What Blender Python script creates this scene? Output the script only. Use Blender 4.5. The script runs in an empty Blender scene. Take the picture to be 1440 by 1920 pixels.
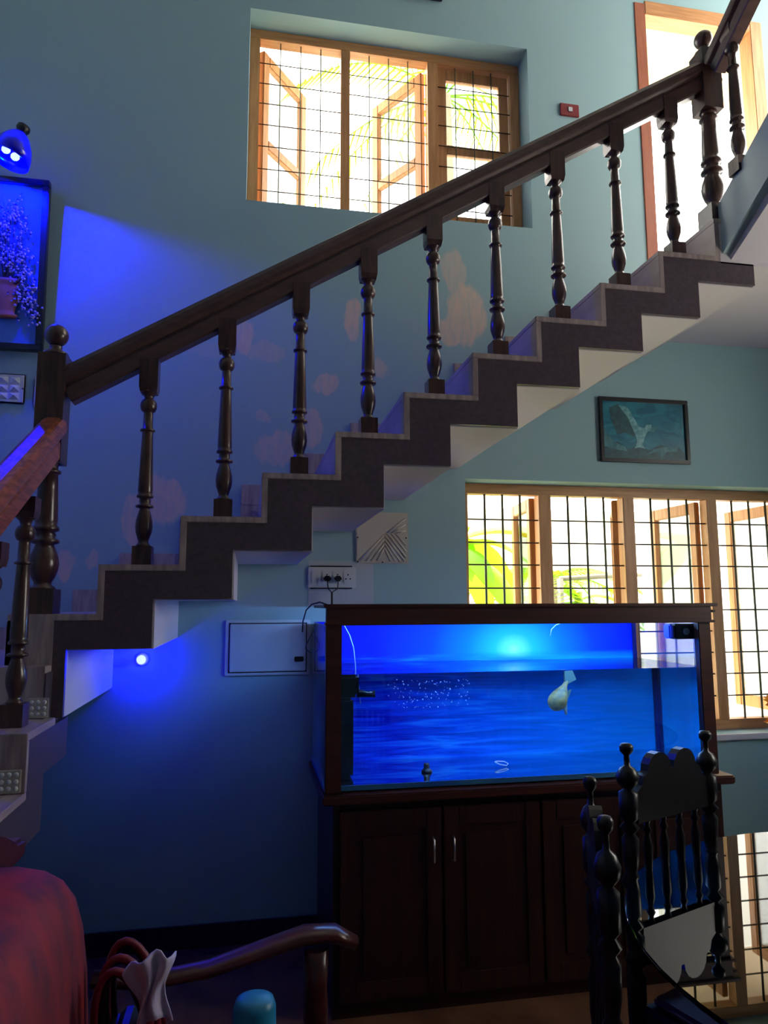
import bpy, bmesh, math, random
from mathutils import Vector, Matrix
random.seed(7)
S = bpy.context.scene
COL = S.collection
PI = math.pi
# ------------------------------------------------------------------ camera
F_PX, PIT, YAW, ROLL, EYE = 1336.2, .1283, .1873, -.0031, 1.52
FW = Vector((math.sin(YAW)*math.cos(PIT), math.cos(YAW)*math.cos(PIT), math.sin(PIT)))
R0 = Vector((math.cos(YAW), -math.sin(YAW), 0)); U0 = R0.cross(FW)
RV = R0*math.cos(ROLL) + U0*math.sin(ROLL); UV = U0*math.cos(ROLL) - R0*math.sin(ROLL)
CP = Vector((0, 0, EYE))
cd = bpy.data.cameras.new('camera'); cam = bpy.data.objects.new('camera', cd); COL.objects.link(cam)
cd.sensor_fit = 'VERTICAL'; cd.sensor_height = 24; cd.lens = F_PX/1920*24; cd.clip_start = .02
M = Matrix((( RV.x, UV.x, -FW.x, CP.x), (RV.y, UV.y, -FW.y, CP.y), (RV.z, UV.z, -FW.z, CP.z), (0, 0, 0, 1)))
cam.matrix_world = M
S.camera = cam
def at(px, py, x=None, y=None, z=None):
    """photo measurement -> point on the plane x=, y= or z= of the room (metres)"""
    d = FW + RV*((px-720)/F_PX) - UV*((py-960)/F_PX)
    t = y/d.y if y is not None else ((z-EYE)/d.z if z is not None else x/d.x)
    return CP + d*t
# ------------------------------------------------------------------ light and exposure
S.view_settings.view_transform = 'Standard'; S.view_settings.look = 'None'
S.view_settings.gamma = 1; S.view_settings.use_curve_mapping = False
S.view_settings.exposure = 0.1
world = bpy.data.worlds.new('sky'); S.world = world; world.use_nodes = True
bg = world.node_tree.nodes['Background']; bg.inputs[0].default_value = (1, .945, .865, 1); bg.inputs[1].default_value = 9.0
sd = bpy.data.lights.new('sun', 'SUN'); sd.energy = 9.0; sd.angle = .02; sd.color = (1, .95, .85)
sun = bpy.data.objects.new('sun', sd); COL.objects.link(sun); sun.rotation_euler = (math.radians(-14), math.radians(-24), 0); sun.location = (4, 8, 9)
# ------------------------------------------------------------------ helpers
WORG = {}
class MB:
    def __init__(s): s.v = []; s.f = []; s.m = []; s.sm = []
    def add(s, vs, fs, m=0, smooth=False):
        o = len(s.v); s.v += [tuple(v) for v in vs]
        for f in fs: s.f.append([i+o for i in f]); s.m.append(m); s.sm.append(smooth)
        return s
    def box(s, x0, x1, y0, y1, z0, z1, m=0):
        vs = [(x, y, z) for z in (z0, z1) for y in (y0, y1) for x in (x0, x1)]
        return s.add(vs, [(0,2,3,1),(4,5,7,6),(0,1,5,4),(2,6,7,3),(0,4,6,2),(1,3,7,5)], m)
    def prism(s, poly, a, b, axis='y', m=0):
        n = len(poly)
        def P(p, t): return (p[0], t, p[1]) if axis == 'y' else ((t, p[0], p[1]) if axis == 'x' else (p[0], p[1], t))
        vs = [P(p, a) for p in poly] + [P(p, b) for p in poly]
        return s.add(vs, [tuple(range(n)), tuple(range(2*n-1, n-1, -1))] + [(i, n+i, n+(i+1) % n, (i+1) % n) for i in range(n)], m)
    def lathe(s, prof, c=(0, 0, 0), n=20, m=0, ax=None, smooth=True, sx=1, sy=1):
        vs = []; c = Vector(c)
        if ax is None: X, Y, Z = Vector((1,0,0)), Vector((0,1,0)), Vector((0,0,1))
        else:
            Z = Vector(ax).normalized(); X = Z.orthogonal().normalized(); Y = Z.cross(X)
        for r, z in prof:
            for i in range(n):
                a = 2*PI*i/n; vs.append(c + X*(r*sx*math.cos(a)) + Y*(r*sy*math.sin(a)) + Z*z)
        k = len(prof); fs = [(j*n+i, j*n+(i+1) % n, (j+1)*n+(i+1) % n, (j+1)*n+i) for j in range(k-1) for i in range(n)]
        s.add(vs, fs, m, smooth); o = len(s.v)-len(vs)
        s.f.append([o+i for i in range(n-1, -1, -1)]); s.m.append(m); s.sm.append(False)
        s.f.append([o+(k-1)*n+i for i in range(n)]); s.m.append(m); s.sm.append(False)
        return s
    def tube(s, pts, r, n=8, m=0):
        pts = [Vector(p) for p in pts]; k = len(pts); vs = []
        up = None
        for i, p in enumerate(pts):
            t = (pts[min(i+1, k-1)] - pts[max(i-1, 0)]).normalized()
            if up is None: up = t.orthogonal().normalized()
            up = (up - t*up.dot(t)).normalized(); w = t.cross(up); rr = r[i] if isinstance(r, (list, tuple)) else r
            for j in range(n):
                a = 2*PI*j/n; vs.append(p + up*(rr*math.cos(a)) + w*(rr*math.sin(a)))
        fs = [(j*n+i, j*n+(i+1) % n, (j+1)*n+(i+1) % n, (j+1)*n+i) for j in range(k-1) for i in range(n)]
        fs += [tuple(range(n-1, -1, -1)), tuple((k-1)*n+i for i in range(n))]
        return s.add(vs, fs, m, True)
    def sweep(s, sec, pts, side, m=0, smooth=False, scale=None):
        """section (u along side, v up) kept vertical, swept along pts"""
        n = len(sec); k = len(pts); side = Vector(side); vs = []
        for i, p in enumerate(pts):
            t = (Vector(pts[min(i+1, k-1)]) - Vector(pts[max(i-1, 0)])).normalized(); up = side.cross(t).normalized()
            if up.z < 0 and scale is None: up = -up
            q = scale[i] if scale else 1
            for u, v in sec: vs.append(Vector(p) + side*u*q + up*v*q)
        fs = [(j*n+i, j*n+(i+1) % n, (j+1)*n+(i+1) % n, (j+1)*n+i) for j in range(k-1) for i in range(n)]
        fs += [tuple(range(n-1, -1, -1)), tuple((k-1)*n+i for i in range(n))]
        return s.add(vs, fs, m, smooth)
    def ball(s, c, r, n=12, m=0):
        r = (r, r, r) if not isinstance(r, (tuple, list)) else r
        h = n//2; vs = []; c = Vector(c)
        for j in range(h+1):
            t = PI*(.02 + .96*j/h)
            for i in range(n):
                a = 2*PI*i/n; vs.append((c.x+r[0]*math.sin(t)*math.cos(a), c.y+r[1]*math.sin(t)*math.sin(a), c.z-r[2]*math.cos(t)))
        fs = [(j*n+i, j*n+(i+1) % n, (j+1)*n+(i+1) % n, (j+1)*n+i) for j in range(h) for i in range(n)]
        fs += [tuple(range(n-1, -1, -1)), tuple(h*n+i for i in range(n))]
        return s.add(vs, fs, m, True)
    def mesh(s, name, mats, off=(0, 0, 0), bev=0):
        me = bpy.data.meshes.new(name)
        me.from_pydata([(v[0]-off[0], v[1]-off[1], v[2]-off[2]) for v in s.v], [], s.f)
        mats = mats if isinstance(mats, (list, tuple)) else [mats]
        for m in mats: me.materials.append(m)
        me.polygons.foreach_set('material_index', s.m); me.polygons.foreach_set('use_smooth', s.sm)
        bm = bmesh.new(); bm.from_mesh(me)
        bmesh.ops.recalc_face_normals(bm, faces=bm.faces)
        if bev: bmesh.ops.bevel(bm, geom=[e for e in bm.edges if len(e.link_faces) == 2 and e.calc_face_angle(0) > .6], offset=bev, segments=2, affect='EDGES', clamp_overlap=True)
        bm.to_mesh(me); bm.free(); me.update()
        return me
def link(name, me, parent=None, loc=None, rz=0):
    o = bpy.data.objects.new(name, me); COL.objects.link(o)
    if parent: o.parent = parent
    if loc is not None: o.location = loc
    o.rotation_euler.z = rz
    return o
def worg(p): return WORG.get(p.name, (0, 0, 0)) if p else (0, 0, 0)
def build(name, mb, mats, parent=None, bev=0, label=None, local=False):
    """world-space geometry -> one mesh object (a part when it has a parent)"""
    off = (0, 0, 0) if local else worg(parent)
    o = link(name, mb.mesh(name, mats, off, bev), parent)
    WORG[o.name] = off
    if label: o['label'] = label
    return o
def solo(name, mb, mats, org, label, cat, bev=0, group=None):
    o = link(name, mb.mesh(name, mats, org, bev), None, org); WORG[o.name] = tuple(org)
    return tag(o, label, cat, group)
def tag(o, label=None, cat=None, group=None, kind=None):
    for k, v in (('label', label), ('category', cat), ('group', group), ('kind', kind)):
        if v: o[k] = v
    return o
def thing(name, loc, label, cat, group=None, rz=0):
    o = link(name, None, None, loc, rz); WORG[o.name] = tuple(loc); return tag(o, label, cat, group)
def struct(name, mb, mats, bev=0):
    return tag(build(name, mb, mats, None, bev), kind='structure')
# ------------------------------------------------------------------ materials
def lin(c): return tuple(((x/255)/12.92 if x/255 <= .04045 else ((x/255+.055)/1.055)**2.4) for x in c) + (1,)
def mat(name, rgb, rough=.5, metal=0, spec=.5, rgb2=None, scale=(8, 8, 8), detail=4, dist=0, bump=0, coat=0, emit=None, estr=0, contrast=(.35, .65)):
    m = bpy.data.materials.new(name); m.use_nodes = True; nt = m.node_tree; b = nt.nodes['Principled BSDF']
    b.inputs['Base Color'].default_value = lin(rgb); b.inputs['Roughness'].default_value = rough; b.inputs['Metallic'].default_value = metal
    b.inputs['Specular IOR Level'].default_value = spec; b.inputs['Coat Weight'].default_value = coat; b.inputs['Coat Roughness'].default_value = .08
    if emit: b.inputs['Emission Color'].default_value = lin(emit); b.inputs['Emission Strength'].default_value = estr
    if rgb2 or bump:
        g = nt.nodes.new('ShaderNodeNewGeometry'); mp = nt.nodes.new('ShaderNodeMapping'); mp.inputs['Scale'].default_value = scale
        nz = nt.nodes.new('ShaderNodeTexNoise'); nz.inputs['Scale'].default_value = 1; nz.inputs['Detail'].default_value = detail; nz.inputs['Distortion'].default_value = dist
        nt.links.new(g.outputs['Position'], mp.inputs[0]); nt.links.new(mp.outputs[0], nz.inputs['Vector'])
        if rgb2:
            cr = nt.nodes.new('ShaderNodeValToRGB'); cr.color_ramp.elements[0].color = lin(rgb); cr.color_ramp.elements[1].color = lin(rgb2)
            cr.color_ramp.elements[0].position, cr.color_ramp.elements[1].position = contrast
            nt.links.new(nz.outputs[0], cr.inputs[0]); nt.links.new(cr.outputs[0], b.inputs['Base Color'])
        if bump:
            bp = nt.nodes.new('ShaderNodeBump'); bp.inputs['Strength'].default_value = bump; bp.inputs['Distance'].default_value = .004
            nt.links.new(nz.outputs[0], bp.inputs['Height']); nt.links.new(bp.outputs[0], b.inputs['Normal'])
    return m
def thin_glass(name, tint=(1, 1, 1), refl=1.0, ior=1.45):
    m = bpy.data.materials.new(name); m.use_nodes = True; nt = m.node_tree; nt.nodes.remove(nt.nodes['Principled BSDF'])
    t = nt.nodes.new('ShaderNodeBsdfTransparent'); t.inputs[0].default_value = (*tint, 1)
    g = nt.nodes.new('ShaderNodeBsdfGlossy'); g.inputs['Roughness'].default_value = .01
    fr = nt.nodes.new('ShaderNodeFresnel'); fr.inputs[0].default_value = ior; mx = nt.nodes.new('ShaderNodeMixShader')
    ml = nt.nodes.new('ShaderNodeMath'); ml.operation = 'MULTIPLY'; ml.inputs[1].default_value = refl
    nt.links.new(fr.outputs[0], ml.inputs[0]); nt.links.new(ml.outputs[0], mx.inputs[0])
    nt.links.new(t.outputs[0], mx.inputs[1]); nt.links.new(g.outputs[0], mx.inputs[2])
    nt.links.new(mx.outputs[0], nt.nodes['Material Output'].inputs[0])
    return m
YF, YB = 2.61, 3.506      # stair front plane, back wall plane
WALL_RGB = (150, 180, 185)
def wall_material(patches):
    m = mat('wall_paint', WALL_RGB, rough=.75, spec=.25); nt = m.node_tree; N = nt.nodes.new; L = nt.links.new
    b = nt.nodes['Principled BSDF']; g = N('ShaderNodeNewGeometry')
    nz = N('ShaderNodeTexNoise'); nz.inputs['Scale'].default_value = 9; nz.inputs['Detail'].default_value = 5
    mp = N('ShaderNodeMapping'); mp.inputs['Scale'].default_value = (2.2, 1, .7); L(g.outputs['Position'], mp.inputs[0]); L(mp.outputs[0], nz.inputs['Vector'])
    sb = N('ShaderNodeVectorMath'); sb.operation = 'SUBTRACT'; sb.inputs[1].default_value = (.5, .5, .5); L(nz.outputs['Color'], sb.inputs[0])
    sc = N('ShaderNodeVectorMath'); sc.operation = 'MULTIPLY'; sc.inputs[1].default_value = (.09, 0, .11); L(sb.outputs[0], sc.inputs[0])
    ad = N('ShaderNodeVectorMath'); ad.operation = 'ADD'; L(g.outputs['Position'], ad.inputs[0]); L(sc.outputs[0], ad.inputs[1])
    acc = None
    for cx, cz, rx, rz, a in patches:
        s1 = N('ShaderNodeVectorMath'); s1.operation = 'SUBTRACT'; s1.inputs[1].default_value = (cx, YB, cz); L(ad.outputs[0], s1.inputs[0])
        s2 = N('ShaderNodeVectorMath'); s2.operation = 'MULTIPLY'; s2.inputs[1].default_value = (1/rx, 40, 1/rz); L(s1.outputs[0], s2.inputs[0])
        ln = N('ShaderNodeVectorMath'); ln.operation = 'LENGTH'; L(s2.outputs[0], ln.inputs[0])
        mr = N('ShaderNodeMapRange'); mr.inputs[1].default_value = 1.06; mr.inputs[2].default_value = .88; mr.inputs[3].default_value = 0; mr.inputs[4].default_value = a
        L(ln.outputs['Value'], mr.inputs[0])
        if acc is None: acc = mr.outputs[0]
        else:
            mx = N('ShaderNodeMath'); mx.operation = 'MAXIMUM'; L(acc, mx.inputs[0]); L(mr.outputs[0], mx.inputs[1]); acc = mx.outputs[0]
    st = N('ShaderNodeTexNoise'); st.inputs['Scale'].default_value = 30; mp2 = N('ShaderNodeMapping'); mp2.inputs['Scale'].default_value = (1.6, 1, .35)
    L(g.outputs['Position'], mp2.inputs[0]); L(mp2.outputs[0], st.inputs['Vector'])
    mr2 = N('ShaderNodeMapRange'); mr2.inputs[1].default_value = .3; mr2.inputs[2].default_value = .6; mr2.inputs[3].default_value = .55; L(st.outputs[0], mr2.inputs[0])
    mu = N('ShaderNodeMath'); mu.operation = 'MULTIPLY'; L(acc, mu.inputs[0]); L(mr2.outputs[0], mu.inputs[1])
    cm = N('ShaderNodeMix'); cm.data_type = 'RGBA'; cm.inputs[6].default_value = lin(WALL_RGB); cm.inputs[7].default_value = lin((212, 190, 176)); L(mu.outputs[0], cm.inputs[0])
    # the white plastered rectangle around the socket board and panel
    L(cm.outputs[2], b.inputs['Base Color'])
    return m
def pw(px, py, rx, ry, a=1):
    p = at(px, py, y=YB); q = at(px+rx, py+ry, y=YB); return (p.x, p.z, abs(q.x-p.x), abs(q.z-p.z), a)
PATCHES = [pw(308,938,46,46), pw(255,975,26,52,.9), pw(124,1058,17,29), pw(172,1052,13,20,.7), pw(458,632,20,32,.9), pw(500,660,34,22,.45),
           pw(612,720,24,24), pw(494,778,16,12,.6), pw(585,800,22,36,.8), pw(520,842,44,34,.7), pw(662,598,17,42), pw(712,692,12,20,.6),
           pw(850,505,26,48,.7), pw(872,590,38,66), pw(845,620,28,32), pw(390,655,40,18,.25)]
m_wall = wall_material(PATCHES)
m_wall2 = mat('wall_paint_plain', WALL_RGB, rough=.75, spec=.25)
m_white = mat('white_plaster', (214, 206, 210), .7, spec=.25)
m_ceil = mat('ceiling_paint', (225, 222, 220), .8)
m_floor = mat('floor_tile', (92, 62, 46), .18, rgb2=(112, 78, 56), scale=(5, 5, 5), coat=.3)
m_gran = mat('dark_granite', (76, 64, 72), .28, rgb2=(90, 76, 84), scale=(60, 60, 60), detail=6)
m_tread = mat('striped_sandstone', (146, 128, 128), .35, rgb2=(182, 162, 156), scale=(45, 3, 6), detail=3)
m_wood = mat('polished_dark_wood', (74, 52, 50), .34, rgb2=(92, 65, 60), scale=(14, 50, 40), detail=5, dist=.3, coat=.15)
m_woodv = mat('turned_dark_wood', (52, 34, 33), .3, rgb2=(84, 54, 47), scale=(50, 50, 7), detail=5, dist=.6, coat=.2)
m_win = mat('window_teak', (176, 122, 76), .45, rgb2=(202, 146, 96), scale=(60, 60, 5), detail=4)
m_winh = mat('window_teak_head', (176, 122, 76), .45, rgb2=(202, 146, 96), scale=(5, 60, 60), detail=4)
m_barv = mat('painted_grille_bar', (92, 96, 78), .45, metal=.2)
m_barh = mat('dark_grille_rod', (52, 34, 28), .45, metal=.2)
m_pane = thin_glass('window_glass', (.93, .96, .97), .8)
m_wplast = mat('white_plastic', (200, 202, 205), .35)
m_cream = mat('cream_plastic', (190, 182, 168), .45)
m_black = mat('black_plastic', (14, 14, 17), .35)
m_tankw = mat('tank_cabinet_wood', (40, 20, 17), .38, rgb2=(58, 28, 22), scale=(60, 60, 4), detail=4, coat=.1)
m_tankh = mat('tank_hood_wood', (56, 26, 20), .38, rgb2=(74, 34, 25), scale=(4, 60, 60), detail=4, coat=.1)
m_chrome = mat('brushed_steel', (200, 200, 200), .3, metal=1)
m_chair = mat('carved_ebony_wood', (14, 9, 8), .36, spec=.35, rgb2=(24, 14, 12), scale=(40, 40, 8), coat=.12)
m_frame = mat('black_frame', (16, 15, 20), .35)
m_ext = mat('sunlit_white_wall', (235, 232, 225), .8)
m_leaf = mat('banana_leaf', (96, 150, 24), .45, rgb2=(140, 190, 40), scale=(6, 6, 6))
m_leafy = mat('dry_leaf', (190, 150, 40), .5)
m_stem = mat('green_stem', (120, 140, 60), .5)
for lm in (m_leaf, m_leafy):
    nt = lm.node_tree; b = nt.nodes['Principled BSDF']
    tr = nt.nodes.new('ShaderNodeBsdfTranslucent'); tr.inputs[0].default_value = lin((150, 205, 30) if lm is m_leaf else (215, 170, 50)); mx = nt.nodes.new('ShaderNodeMixShader'); mx.inputs[0].default_value = .45
    nt.links.new(b.outputs[0], mx.inputs[1]); nt.links.new(tr.outputs[0], mx.inputs[2]); nt.links.new(mx.outputs[0], nt.nodes['Material Output'].inputs[0])
# ================================================================== SETTING
XL, XR, YR, ZT = -1.75, 3.4, -3.6, 6.1
HOLES = [(-.053, 1.51, 3.587, 4.684), (1.093, 3.14, .825, 2.165), (2.224, 3.04, 3.19, 5.1)]
WT = .26
xs = sorted({XL, XR, *[h[0] for h in HOLES], *[h[1] for h in HOLES]}); zs = sorted({-.02, ZT, *[h[2] for h in HOLES], *[h[3] for h in HOLES]})
mb = MB()
for i in range(len(xs)-1):
    for j in range(len(zs)-1):
        cx, cz = (xs[i]+xs[i+1])/2, (zs[j]+zs[j+1])/2
        if not any(h[0] < cx < h[1] and h[2] < cz < h[3] for h in HOLES): mb.box(xs[i], xs[i+1], YB, YB+WT, zs[j], zs[j+1])
struct('wall_back', mb, m_wall)
struct('floor', MB().box(XL-.2, XR+.2, YR-.2, YB, -.15, 0), m_floor)
struct('ceiling', MB().box(XL-.2, XR+.2, YR-.2, YB+WT, ZT, ZT+.2), m_ceil)
struct('wall_left', MB().box(XL-.2, XL, YR-.2, YB+WT, 0, ZT), m_wall2)
# right wall: unseen openings added to let daylight in, at landing height and ground floor
mb = MB()
for a, b_, c, d in ((YR-.2, 1.1, 0, ZT), (2.2, 2.3, 0, ZT), (3.4, YB+WT, 0, ZT), (1.1, 2.2, 0, 1.6), (1.1, 2.2, 2.65, ZT), (2.3, 3.4, 0, 3.3), (2.3, 3.4, 5.7, ZT)): mb.box(XR, XR+.2, a, b_, c, d)
struct('wall_right', mb, m_wall2)
# rear wall (behind the camera) with a high opening added for fill daylight
mb = MB()
for a, b_, c, d in ((XL, XR, 0, 4.6), (XL, XR, 5.2, ZT), (XL, 2.5, 4.6, 5.2), (3.2, XR, 4.6, 5.2)): mb.box(a, b_, YR-.2, YR, c, d)
struct('wall_rear', mb, m_wall2)
struct('ceiling_2', MB().box(XL, XR, YR, .9, 3.9, 4.08), m_ceil)       # first-floor slab over the hall
struct('baseboard_back', MB().box(XL, XR, YB-.014, YB, 0, .098), mat('dark_skirting', (44, 34, 40), .3, rgb2=(60, 46, 50), scale=(40, 40, 3)))
# white plaster left unpainted round the socket board
p0, p1 = at(590, 1063, y=YB), at(700, 1128, y=YB)
struct('trim_1', MB().box(p0.x-.03, p1.x, YB-.002, YB, p1.z-.02, p0.z+.03), mat('bare_plaster', (176, 184, 192), .8))
p0 = at(1340, 1372, y=YB)
struct('trim_2', MB().box(1.06, 3.2, YB-.02, YB-.0005, .797, .829), m_white, .004)   # white window board

# ------------------------------------------------------------------ windows and door
FY0, FY1 = YB+.135, YB+.205
def sash(win, hx, hy, ang, w, z0, z1, mids=(), flip=1):
    """a casement leaf hung at (hx,hy), running at ang, thickness 35 mm"""
    c, s_ = math.cos(ang), math.sin(ang); T = .017
    def bar(mb, u0, u1, za, zb, t=T):
        P = lambda u, v, z: (hx+c*u-s_*v, hy+s_*u+c*v, z)
        vs = [P(u, v, z) for z in (za, zb) for v in (-t, t) for u in (u0, u1)]
        mb.add(vs, [(0,2,3,1),(4,5,7,6),(0,1,5,4),(2,6,7,3),(0,4,6,2),(1,3,7,5)])
    mb = MB(); SW = .055
    bar(mb, 0, SW, z0, z1); bar(mb, w-SW, w, z0, z1); bar(mb, SW, w-SW, z0, z0+.07); bar(mb, SW, w-SW, z1-.065, z1)
    for zm in mids: bar(mb, SW, w-SW, zm-.028, zm+.028)
    o = build('sash', mb, m_win, win, .004)
    lv = [z0+.07] + [v for zm in mids for v in (zm-.028, zm+.028)] + [z1-.065]
    for i in range(0, len(lv), 2):
        g = MB(); bar(g, SW-.006, w-SW+.006, lv[i]-.006, lv[i+1]+.006, .002); build('pane', g, m_pane, o)
    return o
def window(name, x0, x1, z0, z1, mull, nb, zrods, fw=.055, sill=True):
    w = tag(link(name, None, None, (x0, FY0, z0)), kind='structure'); WORG[w.name] = (x0, FY0, z0)
    hd = MB().box(x0, x1, FY0, FY1, z1-fw*1.0, z1); build('head', hd, m_winh, w, .003)
    build('bottom_rail', MB().box(x0, x1, FY0, FY1, z0, z0+fw), m_winh, w, .003)
    for a, b_ in [(x0, x0+fw)] + mull + [(x1-fw, x1)]: build('mullion' if x0 < a and b_ < x1 else 'jamb', MB().box(a, b_, FY0, FY1, z0+fw, z1-fw), m_win, w, .003)
    lights = []; e = [x0+fw] + [v for ab in mull for v in ab] + [x1-fw]
    for i in range(0, len(e), 2): lights.append((e[i], e[i+1]))
    for a, b_ in lights:
        for k in range(nb):
            x = a+(b_-a)*(k+1)/(nb+1); build('grille_bar', MB().tube([(x, FY0+.022, z0+fw), (x, FY0+.022, z1-fw)], .0065 if z1 < 3 else .0032, 6), m_barv, w)
        for z in zrods: build('grille_rod', MB().tube([(a, FY0+.022, z), (b_, FY0+.022, z)], .0042 if z1 < 3 else .003, 6), m_barh, w)
    return w, lights
def xa(px, py): return at(px, py, y=FY0).x
ux0, ux1, uz0, uz1 = -.053, 1.51, 3.587, 4.684
um = [(xa(639, 240), xa(656, 240)), (xa(803, 240), xa(822, 240))]
w1, L1 = window('window_1', ux0, ux1, uz0, uz1, um, 3, [at(640, y_, y=FY0).z for y_ in (133, 170, 207, 246, 286, 328, 368)])
zlo, zhi = uz0+.055, uz1-.055; zmid = zlo+(zhi-zlo)*.44
sash(w1, L1[0][0]+.01, FY1+.01, math.radians(52), .43, zlo, zhi-.01, (zmid,))
sash(w1, L1[1][1]-.01, FY1+.01, math.radians(180-58), .43, zlo, zhi-.01, (zmid,))
sash(w1, L1[2][0]+.004, FY1-.018, 0, L1[2][1]-L1[2][0]-.008, zlo+.004, zhi-.004, (at(880, 292, y=FY1).z,))
lx0, lx1, lz0, lz1 = 1.093, 3.14, .825, 2.165
lm_ = [(xa(1013, 1030), xa(1036, 1030)), (xa(1172, 1030), xa(1193, 1030)), (xa(1330, 1030), xa(1349, 1030))]
w2, L2 = window('window_2', lx0, lx1, lz0, lz1, lm_, 3, [at(1260, y_, y=FY0).z for y_ in (980, 1021, 1061, 1103, 1144, 1184, 1225, 1266, 1308)])
for i, (a, b_) in enumerate(L2[:4]):
    sash(w2, b_-.008, FY1+.01, math.radians((84, 63, 94, 91)[i]), b_-a-.02, lz0+.06, lz1-.06)
d1 = tag(link('door_1', None, None, (2.224, YB+.08, 3.19)), kind='structure'); WORG[d1.name] = (2.224, YB+.08, 3.19)
build('jamb', MB().box(2.2, 2.27, YB-.006, YB+.1, 3.19, 5.1), mat('door_frame_teak', (150, 84, 60), .4, rgb2=(168, 98, 70), scale=(50, 50, 5)), d1, .003)
build('jamb', MB().box(2.98, 3.06, YB-.006, YB+.1, 3.19, 5.1), m_win, d1, .003)
build('head', MB().box(2.27, 2.98, YB-.006, YB+.1, 5.03, 5.12), m_winh, d1, .003)

# ================================================================== STAIRCASE
NX = [-.792, -.511, -.242, .04, .31, .574, .852, 1.124, 1.413, 1.689, 1.965]
NZ = [1.489, 1.659, 1.834, 1.999, 2.165, 2.332, 2.508, 2.679, 2.847, 3.014, 3.19]
BX, BZ, TT = .19, .122, .022
stair = thing('staircase', (NX[0], YF, 0), 'dark granite zigzag staircase with striped stone treads climbing along the back wall', 'staircase')
for k in range(0, 10):
    x, xn, z, zp = NX[k], NX[k+1], NZ[k], NZ[k-1] if k else 1.321
    build('tread', MB().box(x, xn+TT, YF-.004, YB, z-TT, z), m_tread, stair, .002)
    build('riser', MB().box(x, x+TT, YF-.004, YB, zp, z-TT), m_tread, stair, .001)
    if k:
        build('step_slab', MB().prism([(x+TT, zp-TT), (x+BX, zp-TT), (x+BX, z-BZ), (xn+BX, z-BZ), (xn+BX, z-TT), (x+TT, z-TT)], YF+.02, YB), m_white, stair)
        cl = [(x+TT, zp-TT), (x+BX-.006, zp-TT), (x+BX-.006, z-BZ+.004), (xn+BX-.006, z-BZ+.004), (xn+BX-.006, z-TT), (x+TT, z-TT)]
    else:
        build('step_slab', MB().box(-.77, xn+BX, YF+.02, YB, z-BZ, z-TT), m_white, stair)
        cl = [(-.645, 1.145), (-.603, 1.145), (-.603, z-BZ+.004), (xn+BX-.006, z-BZ+.004), (xn+BX-.006, z-TT), (-.645, z-TT)]
        build('riser', MB().box(x, -.645, YF-.004, YF+.02, 1.321, z-TT), m_tread, stair, .001)
    build('stringer_cladding', MB().prism(cl, YF, YF+.02), m_gran, stair)
# quarter landings
build('landing_slab', MB().box(XL, -.646, YF-.06, YB, 1.145, 1.299), m_white, stair)
build('riser_slab', MB().box(-.645, -.603, YF+.02, YB, 1.145, NZ[0]-BZ), m_white, stair)
build('tread', MB().box(XL, -.646, 2.53, YB, 1.299, 1.321), m_tread, stair, .002)
build('landing_slab', MB().box(NX[10]+TT, XR, YF, YB, 2.985, 3.168), m_white, stair)
build('tread', MB().box(NX[10], XR, YF-.004, YB, 3.168, 3.19), m_tread, stair, .002)
build('riser', MB().box(NX[10], NX[10]+TT, YF-.004, YB, NZ[9], 3.168), m_tread, stair, .001)
# lower flight, coming forward and down
LX = -.61; RS = 1.321/8
for i in range(0, 8):
    z = 1.321-RS*i; yf = 2.53-.28*i
    if i: build('tread', MB().box(XL, LX, yf, yf+.28+TT, z-TT, z), m_tread, stair, .002)
    build('riser', MB().box(XL, LX if i else -.646, yf, yf+TT, z-RS, z-TT), m_tread, stair, .001)
    lo = max(z-RS-TT, 0)
    pl = [(yf+TT, lo), (yf+BX, lo), (yf+BX, z-BZ-.03), (yf+.28+BX, z-BZ-.03), (yf+.28+BX, z-TT), (yf+TT, z-TT)]
    if i: build('step_slab', MB().prism([(a, max(b_, 0)) for a, b_ in pl], XL, LX-.02, 'x'), m_white, stair)
    if i: build('stringer_cladding', MB().prism([(a, max(b_, 0)) for a, b_ in pl], LX-.02, LX, 'x'), m_gran, stair)
build('stringer_cladding', MB().box(-.645, -.640, 2.53, YF-.001, 1.145, 1.299), m_gran, stair)
# upper flight, coming forward and up from the top landing
SX = 2.02
m_string = mat('pale_string_plaster', (176, 196, 200), .5)
def ustr(y): return 3.19 + (2.66-y)*.6
build('string_board', MB().prism([(2.66, 3.0), (2.66, 3.235), (1.0, ustr(1.0)+.06), (1.0, ustr(1.0)-.2)], SX-.02, SX+.02, 'x'), m_string, stair)
for i in range(5):
    yf = 2.56-.28*i; z = 3.19+.168*(i+1)
    build('tread', MB().box(SX+.02, 3.0, yf-.28-TT, yf, z-TT, z), m_tread, stair, .002)
    build('riser', MB().box(SX+.02, 3.0, yf-TT, yf, z-.168, z-TT), m_tread, stair, .001)
build('upper_flight_slab', MB().prism([(2.62, 3.0), (2.53, 3.16), (1.16, 3.99), (1.16, 3.75)], SX+.02, 3.0, 'x'), m_white, stair)
# stepped skirting along the wall, one tile per step
for k in range(0, 10):
    x, xn, z = NX[k], NX[k+1], NZ[k]
    x0 = x-.085 if k else x
    build('skirting_tile', MB().box(x0+.001, xn-.085-.001, YB-.012, YB, z+.0 if k == 0 else z, z+.1), m_tread, stair, .001)
    build('skirting_tile', MB().box(xn-.085, xn, YB-.012, YB, z, NZ[k+1]-.001), m_tread, stair, .001)
build('skirting_tile', MB().box(XL, NX[0], YB-.012, YB, 1.321, 1.421), m_tread, stair, .001)
build('skirting_tile', MB().box(2.05, 2.2, YB-.012, YB, 3.19, 3.29), m_tread, stair, .001)
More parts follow.
